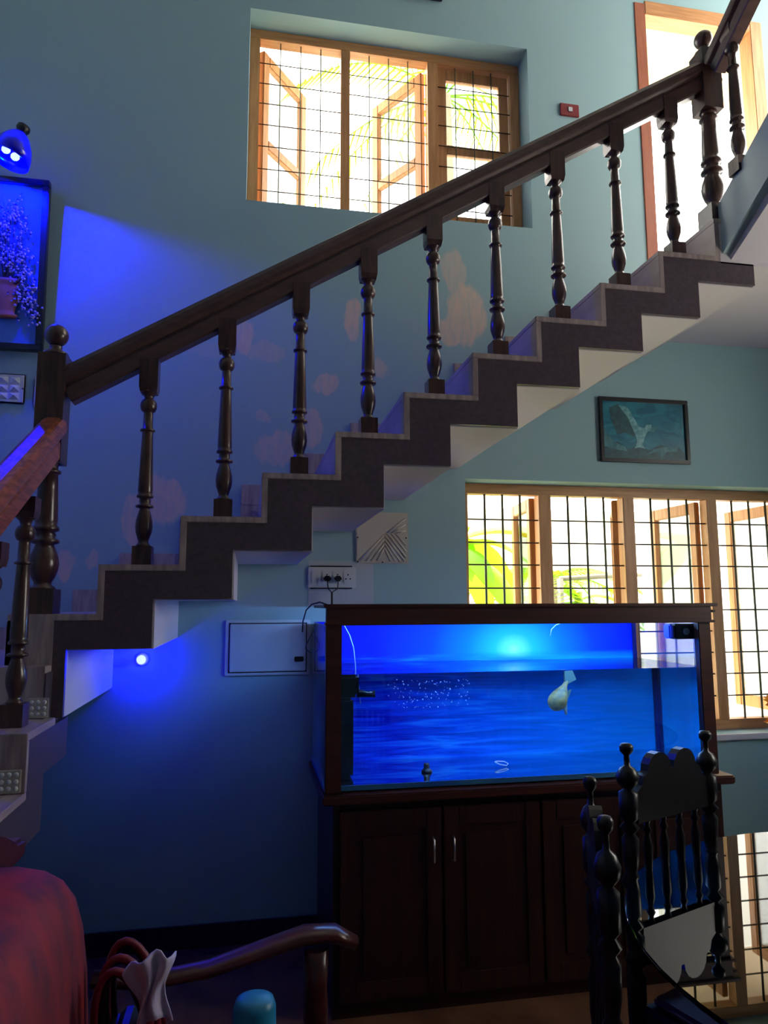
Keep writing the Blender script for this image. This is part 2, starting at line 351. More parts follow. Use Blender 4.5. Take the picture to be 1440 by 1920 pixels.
# foot lights let into the risers of the lower flight
def footlight(px0, py0, px1, py1, yp, lab):
    a, b_ = at(px0, py0, y=yp), at(px1, py1, y=yp); cx, cz = (a.x+b_.x)/2, (a.z+b_.z)/2; h = .032
    t = thing('step_light', (cx, yp, cz), lab, 'light', 'step lights in the lower risers')
    build('plate', MB().box(cx-h, cx+h, yp-.006, yp, cz-h, cz+h), m_cream, t, .002)
    for i in range(3):
        for j in range(3):
            u, v = cx+(i-1)*.019, cz+(j-1)*.019
            build('lens', MB().ball((u, yp-.006, v), (.007, .004, .007), 8), m_wplast, t)
footlight(57, 1313, 87, 1342, 2.53, 'small square dotted step light in the riser beside the dark baluster foot')
footlight(0, 1450, 35, 1481, 2.25, 'small square dotted step light on the lowest visible riser at left edge')

# ================================================================== RAILINGS
BAL = [(.0, .033), (.0, .0)]
def baluster_mesh(h_top, name='baluster'):
    """turned baluster; block base 0..0.065, top block from .62 up to h_top"""
    mb = MB(); b = .033; H = .62
    mb.box(-b, b, -b, b, 0, .068)
    mb.prism([(-b, -b), (b, -b), (b, b), (-b, b)], .0, .001, 'z')
    pr = [(.026, .068), (.024, .074), (.019, .08), (.018, .088), (.022, .1), (.028, .118), (.0305, .138), (.029, .16), (.024, .182), (.0185, .2), (.0175, .206),
          (.031, .209), (.032, .213), (.031, .217), (.019, .221), (.021, .232), (.0185, .242), (.029, .245), (.030, .249), (.029, .253), (.0245, .258),
          (.026, .268), (.0255, .29), (.0225, .40), (.0192, .486), (.0185, .488), (.0262, .490), (.027, .4935), (.0262, .497), (.0185, .499), (.017, .556), (.0165, .562),
          (.024, .566), (.0285, .576), (.0300, .587), (.0285, .598), (.023, .607), (.017, .611), (.016, .618), (.02, .626), (.029, .634), (.031, .64)]
    mb.lathe(pr, n=20)
    mb.prism([(-b, -b), (b, -b), (b, b), (-b, b)], .655, h_top, 'z')
    v0 = len(mb.v)
    mb.add([(-.029,-.029,.634),(.029,-.029,.634),(.029,.029,.634),(-.029,.029,.634),(-b,-b,.655),(b,-b,.655),(b,b,.655),(-b,b,.655)],
           [(0,1,2,3),(4,5,6,7),(0,1,5,4),(1,2,6,5),(2,3,7,6),(3,0,4,7)])
    return mb.mesh(name, m_woodv)
NEWEL_PR = [(.044, .085), (.04, .095), (.03, .102), (.029, .112), (.038, .13), (.047, .16), (.05, .185), (.046, .215), (.036, .245), (.03, .262), (.046, .268), (.048, .275), (.046, .282), (.032, .288), (.036, .3),
            (.031, .312), (.044, .318), (.045, .325), (.044, .332), (.036, .34), (.038, .36), (.034, .48), (.031, .545), (.04, .55), (.041, .555), (.04, .56), (.03, .566), (.03, .58), (.038, .59)]
def newel_mb(sq0, sq1, ball, bs=.047):
    mb = MB(); mb.box(-.05, .05, -.05, .05, 0, .085); k = sq0/.6
    mb.lathe([(r, .085+(z-.085)*(sq0-.085)/.505) for r, z in NEWEL_PR], n=24)
    b = bs; mb.box(-b, b, -b, b, sq0, sq1)
    mb.lathe([(b*1.0, sq1), (b*.9, sq1+.012), (.03, sq1+.018), (.02, sq1+.026), (.022, sq1+.034), (.02, sq1+.04)] , n=20)
    z0 = sq1+.038; mb.lathe([(ball*math.sin(t), z0+ball-ball*math.cos(t)) for t in [PI*(.15+.84*i/12) for i in range(13)]], n=24)
    return mb
RAIL_SEC = [(-.026, -.155), (.026, -.155), (.03, -.148), (.03, -.092), (.024, -.084), (.024, -.078), (.04, -.066), (.043, -.05), (.042, -.026), (.034, -.008), (.018, 0), (-.018, 0), (-.034, -.008), (-.042, -.026), (-.043, -.05), (-.04, -.066), (-.024, -.078), (-.024, -.084), (-.03, -.092), (-.03, -.148)]
cs = math.cos(math.atan(.607))
SEC = [(u, v*cs) for u, v in RAIL_SEC]
YN = YF+.06
rail = thing('stair_railing', (-.7, YN, NZ[0]), 'long dark wooden stair railing rising from the ball-topped newel to the upper landing', 'railing', 'stair railings')
def rz_main(x): return 2.378+(x+.665)*.607
build('handrail', MB().sweep(SEC, [(-.705, YN, rz_main(-.705)), (2.02, YN, rz_main(2.02))], (0, 1, 0)), m_wood, rail, .002)
n1 = link('newel', newel_mb(.53, .925, .041).mesh('newel', m_woodv, bev=.0), rail, (-.705+.7, 0, 0)); 
def bal_row(par, items, bm):
    for (x, y, z) in items: link('baluster', bm, par, Vector((x, y, z))-Vector(worg(par)))
bm1 = baluster_mesh(.76)
BXS = [-.375, -.098, .178, .444, .713, .983, 1.259, 1.54, 1.811]
bal_row(rail, [(x, YN, NZ[i+1]) for i, x in enumerate(BXS)], bm1)
n2 = link('newel', newel_mb(.55, .84, .041).mesh('newel', m_woodv), rail, (2.02+.7, 0, 3.19-NZ[0]))
rl = thing('stair_railing', (-.69, 2.45, 1.156), 'near dark wooden railing with orange-brown lit side descending toward the sofa at left', 'railing', 'stair railings')
def rz_low(y): return 1.156+.80+(y-2.25)*.59
m_woodl = mat('warm_lit_rail_wood', (110, 52, 34), .3, rgb2=(172, 94, 58), scale=(60, 9, 60), detail=5, dist=.8, coat=.3)  # dark rail wood with the warm light on it painted into the colour
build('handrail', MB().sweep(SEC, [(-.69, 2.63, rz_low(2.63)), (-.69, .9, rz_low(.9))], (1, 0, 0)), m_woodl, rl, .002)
bal_row(rl, [(-.69, 2.39-.28*i, 1.321-RS*(i+1)) for i in range(5)], baluster_mesh(.70))
ru = thing('stair_railing', (2.02, 2.5, 3.3), 'short backlit railing of the upper flight in front of the bright doorway', 'railing', 'stair railings')
def rz_up(y): return 3.19+.80+(2.62-y)*.6
build('handrail', MB().sweep(SEC, [(2.02, 2.64, rz_up(2.64)), (2.02, 1.1, rz_up(1.1))], (1, 0, 0)), m_wood, ru, .002)
bal_row(ru, [(2.02, 2.49-.28*i, ustr(2.49-.28*i)+.035) for i in range(5)], baluster_mesh(.72))

# ================================================================== AQUARIUM
TX0, TX1, TY0, TY1, TZ0, TZ1 = .30, 1.965, 2.80, 3.42, .806, 1.515
cab = thing('aquarium_cabinet', (1.14, 3.06, 0), 'long dark wooden cabinet with two steel handles carrying the aquarium', 'cabinet')
build('carcass', MB().box(.335, 1.99, 2.83, 3.42, 0, .76), m_tankw, cab)
build('worktop', MB().box(.29, 2.03, 2.785, 3.44, .765, .800), m_tankh, cab, .006)
build('plinth_moulding', MB().box(.32, 2.0, 2.815, 3.42, .76, .765), m_tankw, cab)
DX = [.36, .745, .77, 1.155, 1.18, 1.565, 1.59, 1.97]
for i in range(4):
    a, b_ = (.36+i*.405, .36+i*.405+.395)
    d = build('door', MB().box(a, b_, 2.812, 2.83, .06, .735), m_tankw, cab, .003)
    fr = MB(); 
    for q in ((a, a+.06, .06, .735), (b_-.06, b_, .06, .735), (a+.06, b_-.06, .06, .13), (a+.06, b_-.06, .665, .735)): fr.box(q[0], q[1], 2.804, 2.812, q[2], q[3])
    build('door_frame', fr, m_tankw, d, .002)
    build('raised_panel', MB().box(a+.085, b_-.085, 2.805, 2.812, .155, .64), m_tankw, d, .004)
    hx = b_-.035 if i % 2 == 0 else a+.035
    build('handle', MB().tube([(hx, 2.804, .625), (hx, 2.786, .62), (hx, 2.784, .58), (hx, 2.786, .54), (hx, 2.804, .535)], .0045, 8), m_chrome, d, label='steel bow handle')
tank = thing('aquarium', (1.13, 3.06, TZ0), 'large glowing blue aquarium in a dark wooden frame on the cabinet', 'aquarium')
PW = .062
m_tglass = thin_glass('tank_glass', (.95, .98, 1), .7)
build('post', MB().box(TX0, TX0+PW, TY0, TY0+.035, TZ0, 1.44), m_tankh, tank, .003)
build('post', MB().box(TX1-PW*.95, TX1, TY0, TY0+.035, TZ0, 1.44), m_tankh, tank, .003)
hood = MB().box(TX0+.0, TX1+.0, TY0-.012, TY0+.03, 1.44, 1.515)
hood.box(TX0-.012, TX1+.028, TY0-.022, TY0+.03, 1.505, 1.520); hood.box(TX0-.006, TX1+.014, TY0-.017, TY0+.03, 1.437, 1.448); hood.box(TX1, TX1+.02, TY0-.015, TY0+.03, 1.48, 1.49)
build('hood_front', hood, m_tankh, tank, .003)
build('hood_top', MB().box(TX0, TX1, TY0+.03, TY1-.09, 1.503, 1.515), m_tankh, tank)
build('bottom_plate', MB().box(TX0, TX1, TY0+.036, TY1, TZ0, TZ0+.018), mat('tank_bottom', (30, 80, 150), .4, rgb2=(60, 120, 150), scale=(5, 5, 5)), tank)
build('front_glass', MB().box(TX0+.02, TX1-.02, TY0+.036, TY0+.042, TZ0+.018, 1.437), m_tglass, tank)
build('side_glass', MB().box(TX0, TX0+.006, TY0+.043, TY1, TZ0+.018, 1.437), m_tglass, tank)
build('side_glass', MB().box(TX1-.006, TX1, TY0+.043, TY1, TZ0+.018, 1.437), m_tglass, tank)
build('back_glass', MB().box(TX0+.007, TX1-.007, TY1-.006, TY1, TZ0+.018, 1.437), m_tglass, tank)
WZ = at(700, 1264, y=TY0+.04).z
# background print: moon over a night sea
def poster():
    m = bpy.data.materials.new('sea_print'); m.use_nodes = True; nt = m.node_tree; N = nt.nodes.new; L = nt.links.new; b = nt.nodes['Principled BSDF']; b.inputs['Roughness'].default_value = .6; b.inputs['Specular IOR Level'].default_value = .1
    g = N('ShaderNodeNewGeometry'); sx = N('ShaderNodeSeparateXYZ'); L(g.outputs['Position'], sx.inputs[0])
    c = at(962, 1217, y=TY1)
    # glow
    s1 = N('ShaderNodeVectorMath'); s1.operation = 'SUBTRACT'; s1.inputs[1].default_value = (c.x, TY1, c.z); L(g.outputs['Position'], s1.inputs[0])
    s2 = N('ShaderNodeVectorMath'); s2.operation = 'MULTIPLY'; s2.inputs[1].default_value = (1, 0, 1.25); L(s1.outputs[0], s2.inputs[0])
    ln = N('ShaderNodeVectorMath'); ln.operation = 'LENGTH'; L(s2.outputs[0], ln.inputs[0])
    cr = N('ShaderNodeValToRGB'); e = cr.color_ramp.elements; e[0].position = 0; e[0].color = lin((170, 235, 255)); e[1].position = 1; e[1].color = lin((6, 14, 190))
    for p, col in ((.035, (120, 220, 255)), (.1, (40, 175, 255)), (.24, (4, 115, 252)), (.42, (4, 60, 235)), (.7, (4, 24, 215))): q = e.new(p); q.color = lin(col)
    L(ln.outputs['Value'], cr.inputs[0])
    # waves
    mp = N('ShaderNodeMapping'); mp.inputs['Scale'].default_value = (2.6, 1, 42); L(g.outputs['Position'], mp.inputs[0])
    nz = N('ShaderNodeTexNoise'); nz.inputs['Scale'].default_value = 1; nz.inputs['Detail'].default_value = 5; nz.inputs['Distortion'].default_value = .9; L(mp.outputs[0], nz.inputs['Vector'])
    w = N('ShaderNodeValToRGB'); we = w.color_ramp.elements; we[0].position = .36; we[0].color = lin((3, 14, 170)); we[1].position = .74; we[1].color = lin((40, 150, 245))
    q = we.new(.52); q.color = lin((4, 62, 220)); L(nz.outputs[0], w.inputs[0])
    mx0 = N('ShaderNodeMix'); mx0.data_type = 'RGBA'; L(w.outputs[0], mx0.inputs[6]); mx0.inputs[7].default_value = lin((0, 165, 240))
    lr = N('ShaderNodeMapRange'); lr.inputs[1].default_value = .5; lr.inputs[2].default_value = 2.1; lr.inputs[3].default_value = -.1; lr.inputs[4].default_value = .9; L(sx.outputs[0], lr.inputs[0]); L(lr.outputs[0], mx0.inputs[0])
    mr = N('ShaderNodeMapRange'); hz = WZ+.03; mr.inputs[1].default_value = hz+.012; mr.inputs[2].default_value = hz-.03; L(sx.outputs[2], mr.inputs[0])
    mx = N('ShaderNodeMix'); mx.data_type = 'RGBA'; L(mr.outputs[0], mx.inputs[0]); L(cr.outputs[0], mx.inputs[6]); L(mx0.outputs[2], mx.inputs[7])
    L(mx.outputs[2], b.inputs['Base Color'])
    return m
build('background_print', MB().box(TX0+.0065, TX1-.0065, TY1-.0098, TY1-.0062, TZ0+.0182, 1.4368), poster(), tank)
m_seal = mat('dark_blue_seal', (8, 20, 90), .3)
for sx_ in (TX0+.008, TX1-.026): build('corner_seal', MB().box(sx_, sx_+.018, TY1-.022, TY1-.0115, TZ0+.02, 1.43), m_seal, tank)
# water: refracting sides, plain clear top and bottom
m_wside = bpy.data.materials.new('water'); m_wside.use_nodes = True; nt = m_wside.node_tree; nt.nodes.remove(nt.nodes['Principled BSDF'])
gl = nt.nodes.new('ShaderNodeBsdfGlass'); gl.inputs['IOR'].default_value = 1.33; gl.inputs['Roughness'].default_value = 0; gl.inputs[0].default_value = (.96, .99, 1, 1); nt.links.new(gl.outputs[0], nt.nodes['Material Output'].inputs[0])
m_wtop = thin_glass('water_surface', (.97, .99, 1), 1, 1.33)
wx0, wx1, wy0, wy1, wz0 = TX0+.007, TX1-.007, TY0+.0435, TY1-.0100, TZ0+.0185
w_ = MB(); vs = [(x, y, z) for z in (wz0, WZ) for y in (wy0, wy1) for x in (wx0, wx1)]
w_.add(vs, [(0,1,5,4),(0,4,6,2),(1,3,7,5),(2,6,7,3)], 0); w_.add([vs[4], vs[5], vs[7], vs[6]], [(0,1,2,3)], 1); w_.add([vs[0], vs[2], vs[3], vs[1]], [(0,1,2,3)], 1)
me = w_.mesh('water', [m_wside, m_wtop], worg(tank)); wo = link('water', me, tank)
# led strip under the hood
m_led = mat('blue_led_strip', (230, 240, 255), emit=(120, 175, 255), estr=120)
build('led_strip', MB().box(TX0+.15, TX1-.12, 2.99, 3.03, 1.490, 1.502), m_led, tank)
flt = thing('aquarium_filter', (.41, 3.04, TZ0), 'black internal filter with nozzle at the left end inside the aquarium', 'filter')
build('filter_body', MB().box(.335, .43, 2.98, 3.10, TZ0+.02, 1.14), m_black, flt, .012)
build('filter_head', MB().box(.338, .455, 2.99, 3.09, 1.14, 1.235), m_black, flt, .015)
build('nozzle', MB().tube([(.45, 3.03, 1.155), (.49, 3.03, 1.15), (.525, 3.03, 1.15)], [.018, .012, .014], 10), m_black, flt)
pts = [at(645, 1172, y=3.1), at(655, 1190, y=3.1), at(663, 1215, y=3.1), at(666, 1245, y=3.1), at(668, 1285, y=3.12), at(671, 1315, y=3.14)]
solo('air_hose', MB().tube(pts, .0022, 6), mat('clear_tubing', (150, 175, 215), .2), pts[3], 'thin clear air hose hanging down inside the left of the aquarium', 'hose', group='aquarium air hoses')
pts = [at(1032, 1192, y=3.1), at(1034, 1180, y=3.1), at(1042, 1172, y=3.1), at(1050, 1169, y=3.1)]
solo('air_hose', MB().tube(pts, .0018, 6), mat('clear_tubing_short', (130, 160, 215), .2), pts[0], 'short curved end of clear hose just under the aquarium hood', 'hose', group='aquarium air hoses')
bub = MB()
for i in range(130):
    u = random.random(); c = at(720+150*random.random()**.8, 1322-52*random.random(), y=3.12+random.random()*.08); bub.ball(c, random.uniform(.0012, .0032), 6)
o = solo('air_bubbles', bub, mat('air_bubble', (190, 220, 255), .05), at(800, 1300, y=3.15), 'cloud of tiny air bubbles drifting right of the filter nozzle', 'bubbles'); o['kind'] = 'stuff'
# fish
m_fish = mat('olive_fish_skin', (176, 150, 84), .4, rgb2=(120, 116, 80), scale=(40, 40, 40)); m_fin = mat('fish_fin', (86, 116, 104), .5)
fc = at(1040, 1299, y=3.06); fish = thing('fish', fc, 'olive green fish hanging head down just below the water line', 'fish')
ax = Vector((-.5, -.25, -.72)).normalized()
body = MB(); body.lathe([(.004, -.075), (.011, -.06), (.013, -.045), (.026, -.02), (.04, .008), (.046, .03), (.043, .05), (.032, .066), (.014, .077), (.002, .079)], fc, 16, ax=ax, sx=.8)
build('body', body, m_fish, fish)
tl = fc-ax*.066; sd_ = Vector((.72, 0, -.5))
def fin(root, a, b_, c, t=.0025):
    n = (a-root).cross(c-root).normalized()*t; P = [root, a, b_, c]
    return MB().add([p+n for p in P]+[p-n for p in P], [(0,1,2,3),(7,6,5,4),(0,4,5,1),(1,5,6,2),(2,6,7,3),(3,7,4,0)])
build('tail_fin', fin(tl+ax*.02, tl-ax*.035+sd_*.04, tl-ax*.06, tl-ax*.035-sd_*.036, .005), m_fin, fish)
build('dorsal_fin', fin(fc-ax*.03+sd_*.02, fc-ax*.05+sd_*.04, fc-ax*.01+sd_*.045, fc+ax*.02+sd_*.03), m_fin, fish)
build('pelvic_fin', fin(fc-ax*.005+sd_*.026, fc+ax*.03+sd_*.055, fc+ax*.062+sd_*.072, fc+ax*.04+sd_*.038, .008), mat('pale_fin', (150, 160, 150), .5), fish)
build('eye', MB().ball(fc+ax*.058+Vector((-.004, -.016, .012)), .005, 8), m_black, fish)
# things on the tank floor
c = at(794, 1440, y=3.05); s_ = MB(); s_.lathe([(.022, 0), (.024, .004), (.018, .01), (.012, .016), (.013, .03), (.009, .036)], (c.x, c.y, TZ0+.0195), 14)
solo('suction_cup', s_, m_black, (c.x, c.y, TZ0+.0195), 'small dark suction cup on the aquarium floor left of centre', 'suction cup')
c = at(930, 1433, y=3.1)
solo('hose_clip', MB().tube([(c.x-.03, c.y, TZ0+.04), (c.x-.01, c.y-.01, TZ0+.03), (c.x+.02, c.y-.01, TZ0+.024), (c.x+.03, c.y, TZ0+.03), (c.x+.015, c.y+.01, TZ0+.038), (c.x-.02, c.y, TZ0+.042), (c.x-.03, c.y, TZ0+.04)], .0025, 6), m_wplast, (c.x, c.y, TZ0+.03), 'pale looped wire clip lying on the aquarium floor', 'clip')
# hanging device at the right
a, b_ = at(1262, 1170, y=2.86), at(1310, 1198, y=2.86)
dv = thing('tank_feeder', ((a.x+b_.x)/2, 2.87, b_.z), 'black clip-on device with round knob in the aquarium\'s upper right corner', 'feeder')
build('housing', MB().box(a.x, b_.x-.008, 2.852, 2.91, b_.z, 1.43), m_black, dv, .008)
build('knob', MB().lathe([(.014, 0), (.015, .004), (.011, .008), (.002, .009)], (a.x+.055, 2.852, (b_.z+1.43)/2), 14, ax=(0, -1, 0)), mat('grey_knob', (120, 120, 125), .4), dv)
build('end_cap', MB().box(a.x-.022, a.x, 2.855, 2.905, b_.z+.003, 1.428), mat('blue_lit_cap', (30, 60, 200), .4), dv, .006)  # blue tank light on the dark device's left end, put into its colour

# ================================================================== WALL FITTINGS
def wallrect(x0, y0, x1, y1, y=YB): 
    a, b_ = at(x0, y0, y=y), at(x1, y1, y=y); return min(a.x, b_.x), max(a.x, b_.x), min(a.z, b_.z), max(a.z, b_.z)
# embossed junction box cover
x0, x1, z0, z1 = wallrect(667, 960, 765, 1057)
jb = thing('junction_cover', ((x0+x1)/2, YB, z0), 'square cream embossed cover plate with chevron ridges above the aquarium', 'cover plate')
build('plate', MB().box(x0, x1, YB-.012, YB, z0, z1), m_cream, jb, .004)
cx, cz = (x0+x1)/2, (z0+z1)/2; rx, rzz = (x1-x0)/2-.012, (z1-z0)/2-.012
rd = MB(); yv = YB-.0125
def ridge(mb, p, q, r=.0045): mb.tube([(p[0], yv, p[1]), (q[0], yv, q[1])], r, 6)
X_, Z_ = cx+.01, cz+.02
for i in range(4):
    t = i*.024; ridge(rd, (x0+.018+t*1.2, z0+.012), (X_, Z_-.006-t*.9)); ridge(rd, (X_, Z_-.006-t*.9), (x1-.02-t, z0+.012))
for i in range(3):
    t = i*.022; ridge(rd, (X_+.012+t, Z_+.004), (x1-.014, z1-.03-t*1.4)); ridge(rd, (X_+.012+t, Z_+.004), (x1-.012, z0+.03+t*1.4))
build('ridges', rd, m_cream, jb)
for p in ((x0+.008, cz), (x1-.012, cz), (cx, z0+.006), (x0+.008, z0+.008)): build('screw', MB().lathe([(.004, 0), (.004, .003)], (p[0], YB-.012, p[1]), 8, ax=(0, -1, 0)), m_black, jb)
# socket board
x0, x1, z0, z1 = wallrect(577, 1063, 667, 1102)
so = thing('socket_board', ((x0+x1)/2, YB, z0), 'white four-module socket board with two black plugs above the tank corner', 'socket')
build('plate', MB().box(x0, x1, YB-.012, YB-.002, z0, z1), m_wplast, so, .004)
build('groove', MB().box(x0+.01, x1-.02, YB-.014, YB-.011, z1+.0, z1+.006), m_black, so); build('groove', MB().box(x0+.01, x1-.02, YB-.014, YB-.011, z0-.006, z0), m_black, so)
mw = (x1-x0-.03)/4
for i in range(4):
    a = x0+.015+i*mw; md = build('module', MB().box(a+.003, a+mw-.003, YB-.017, YB-.012, z0+.02, z1-.018), m_wplast, so, .002)
    if i:
        for dx, dz in ((0, .012), (-.011, -.008), (.011, -.008)): build('socket_hole', MB().lathe([(.004, 0), (.004, .001)], (a+mw/2+dx, YB-.017, (z0+z1)/2+dz), 8, ax=(0, -1, 0)), m_black, md)
for i, lab in ((1, 'left black plug with cable in the socket board'), (2, 'right black plug with cable in the socket board')):
    a = x0+.015+i*mw+mw/2; zc = (z0+z1)/2-.006
    pl = thing('power_plug', (a, YB-.02, zc), lab, 'plug', 'plugs in the socket board')
    build('plug_body', MB().box(a-.017, a+.017, YB-.05, YB-.0185, zc-.014, zc+.012), m_black, pl, .006)
    e = at(622, 1130, y=YB-.05)
    build('cable', MB().tube([(a, YB-.04, zc-.014), (a+.006*(1.5-i), YB-.045, zc-.05), (e.x+.004*(i-1.5), YB-.05, e.z+.05), (e.x+.004*(i-1.5), YB-.06, e.z-.03), (e.x+.01*(i-1.5), YB-.07, e.z-.12)], .0028, 6), m_black, pl)
pts = [at(614, 1134, y=3.2), at(600, 1129, y=3.25), at(585, 1133, y=3.28), at(574, 1144, y=3.3), at(568, 1165, y=3.32), at(567, 1185, y=3.33)]
solo('power_cable', MB().tube(pts, .0035, 6), m_black, pts[2], 'black cable arching out of the aquarium hood at its left corner', 'cable', group='black cables by the aquarium')
pts = [at(592, 1170, y=3.34), at(583, 1192, y=3.36), at(575, 1207, y=3.37), at(573, 1216, y=3.38), at(584, 1225, y=3.38)]
solo('power_cable', MB().tube(pts, .003, 6), m_black, pts[2], 'thin black cable hooking down beside the white access panel', 'cable', group='black cables by the aquarium')
# access panel
x0, x1, z0, z1 = wallrect(423, 1163, 581, 1264)
ap = thing('access_panel', ((x0+x1)/2, YB, z0), 'white electrical access panel on the blue wall left of the aquarium', 'panel')
build('panel_frame', MB().box(x0, x1, YB-.012, YB, z0, z1), m_wplast, ap, .003)
build('gap', MB().box(x0+.017, x1-.017, YB-.0128, YB-.0118, z0+.013, z1-.013), m_black, ap)
dd = build('panel_door', MB().box(x0+.022, x1-.022, YB-.02, YB-.012, z0+.018, z1-.018), m_wplast, ap, .003)
lx = at(560, 1235, y=YB); build('latch', MB().box(lx.x-.022, lx.x+.022, YB-.026, YB-.02, lx.z-.012, lx.z+.012), m_black, dd, .003, label='dark rectangular latch')
# red switch on upper wall
x0, x1, z0, z1 = wallrect(1049, 194, 1085, 222)
sw = thing('switch_plate', ((x0+x1)/2, YB, z0), 'small red-brown switch plate with one white rocker beside the doorway', 'switch')
build('plate', MB().box(x0, x1, YB-.01, YB, z0, z1), mat('red_plate', (128, 44, 50), .4), sw, .003)
build('rocker', MB().box((x0+x1)/2-.012, (x0+x1)/2+.016, YB-.015, YB-.01, z0+.025, z1-.022), m_wplast, sw, .003)
# white pyramid switches at left
def sixswitch(px0, py0, px1, py1, lab, cols=2):
    x0, x1, z0, z1 = wallrect(px0, py0, px1, py1)
    s1 = thing('switch_plate', ((x0+x1)/2, YB, z0), lab, 'switch', 'white switch plates at left')
    build('plate', MB().box(x0, x1, YB-.012, YB, z0, z1), m_wplast, s1, .008)
    w, h = (x1-x0)*.8/cols, (z1-z0)*.8/3
    for i in range(cols):
        for j in range(3):
            a = x0+(x1-x0)*.1+i*w; c = z0+(z1-z0)*.1+j*h; g = .003
            build('switch_key', MB().add([(a+g, YB-.012, c+g), (a+w-g, YB-.012, c+g), (a+w-g, YB-.012, c+h-g), (a+g, YB-.012, c+h-g), (a+w/2, YB-.024, c+h*.62)], [(0,1,4),(1,2,4),(2,3,4),(3,0,4),(3,2,1,0)]), m_wplast, s1)
    build('screw', MB().lathe([(.004, 0), (.004, .002)], (x1-.008, YB-.012, (z0+z1)/2), 8, ax=(0, -1, 0)), m_black, s1)
sixswitch(-32, 699, 46, 758, 'white six-key switch plate below the framed plant picture', 3)
sixswitch(65, 705, 130, 767, 'white switch plate mostly hidden behind the ball-topped newel')
# bottom of a frame at the top edge
a, b_ = at(715, -8, y=YB), at(828, 5, y=YB)
hf = thing('picture_frame', (b_.x-.2, YB, b_.z), 'dark frame bottom corner above the upper window, cut by the top edge', 'picture')
fz = b_.z
mbf = MB(); 
for q in ((b_.x-.45, b_.x, fz, fz+.03), (b_.x-.45, b_.x, fz+.32, fz+.35), (b_.x-.45, b_.x-.42, fz+.03, fz+.32), (b_.x-.03, b_.x, fz+.03, fz+.32)): mbf.box(q[0], q[1], YB-.03, YB-.002, q[2], q[3])
build('frame', mbf, m_frame, hf, .003); build('picture', MB().box(b_.x-.42, b_.x-.03, YB-.015, YB-.01, fz+.03, fz+.32), m_cream, hf)

# ------------------------------------------------------------------ eagle picture
x0, x1, z0, z1 = wallrect(1119, 742, 1292, 872); z1 = at(1119, 741, y=YB).z-.01
ep = thing('framed_picture', ((x0+x1)/2, YB, z0), 'black framed teal picture of a white eagle above the lower window', 'picture')
mbf = MB(); fwid = .022
for q in ((x0, x1, z0, z0+fwid), (x0, x1, z1-fwid, z1), (x0, x0+fwid, z0+fwid, z1-fwid), (x1-fwid, x1, z0+fwid, z1-fwid)): mbf.box(q[0], q[1], YB-.022, YB-.002, q[2], q[3])
build('frame', mbf, m_frame, ep, .003)
m_pr = mat('teal_print', (22, 92, 116), .3, rgb2=(44, 128, 146), scale=(9, 1, 22), detail=4, dist=1)
m_pd = mat('dark_teal_print', (22, 62, 74), .4, rgb2=(36, 90, 98), scale=(30, 1, 30)); m_pl = mat('pale_print', (130, 182, 186), .4, rgb2=(78, 136, 146), scale=(40, 1, 40))
m_pm = mat('mid_print', (74, 134, 142), .4, rgb2=(40, 100, 112), scale=(30, 1, 16))
build('print', MB().box(x0+fwid*.8, x1-fwid*.8, YB-.010, YB-.006, z0+fwid*.8, z1-fwid*.8), m_pr, ep)
WP, HP = x1-x0, z1-z0
def pp(poly, m, lay, nm): 
    build(nm, MB().prism([(x0+WP*u, z0+HP*v) for u, v in poly], YB-.0104-lay*.0004, YB-.010-lay*.0004+.0001), m, ep)
pp([(.05,.07),(.95,.07),(.95,.16),(.86,.3),(.78,.22),(.68,.3),(.55,.2),(.42,.26),(.3,.2),(.2,.32),(.1,.26),(.05,.3)], m_pd, 0, 'rocks')
pp([(.05,.52),(.05,.24),(.16,.2),(.3,.17),(.28,.24),(.17,.3),(.1,.42)], m_pm, 1, 'foam')
pp([(.12,.84),(.22,.9),(.3,.82),(.36,.66),(.42,.52),(.38,.4),(.28,.46),(.2,.42),(.16,.56),(.13,.7)], m_pd, 2, 'wing_shade')
pp([(.22,.88),(.32,.86),(.38,.72),(.44,.56),(.5,.54),(.53,.6),(.58,.6),(.585,.55),(.57,.5),(.54,.5),(.5,.4),(.47,.28),(.5,.22),(.44,.24),(.38,.22),(.41,.32),(.4,.42),(.36,.56),(.32,.7)], m_pl, 3, 'eagle')
pp([(.53,.5),(.6,.56),(.66,.56),(.6,.48)], m_pm, 2, 'wing_far')
pp([(.5,.12),(.6,.22),(.72,.26),(.82,.24),(.9,.34),(.86,.2),(.74,.18),(.68,.09),(.64,.18)], m_pm, 1, 'driftwood')
pp([(.88,.36),(.94,.62),(.95,.9),(.92,.6)], m_pm, 1, 'spray')
# ------------------------------------------------------------------ plant picture at left (leans out at the top)
pz0, pz1 = 2.70, 3.535; pxr, pxl = -.975, -1.62
pp_t = thing('framed_picture', ((pxl+pxr)/2, YB, pz0), 'black framed relief picture of a potted flowering plant at the left edge', 'picture')
def tilt(z): return YB-.03-.035*(z-pz0)/(pz1-pz0)
def slab(x0, x1, z0, z1, d0, d1):
    vs = [(x, tilt(z)+d, z) for z in (z0, z1) for d in (d0, d1) for x in (x0, x1)]
    return MB().add(vs, [(0,2,3,1),(4,5,7,6),(0,1,5,4),(2,6,7,3),(0,4,6,2),(1,3,7,5)])
for q in ((pxl, pxr, pz0, pz0+.03), (pxl, pxr, pz1-.03, pz1), (pxl, pxl+.03, pz0+.03, pz1-.03), (pxr-.03, pxr, pz0+.03, pz1-.03)): build('frame_rail', slab(*q, -.025, .012), m_frame, pp_t, .003)
build('backing', slab(pxl+.03, pxr-.03, pz0+.03, pz1-.03, -.004, .01), mat('blue_backing', (84, 130, 205), .6), pp_t)
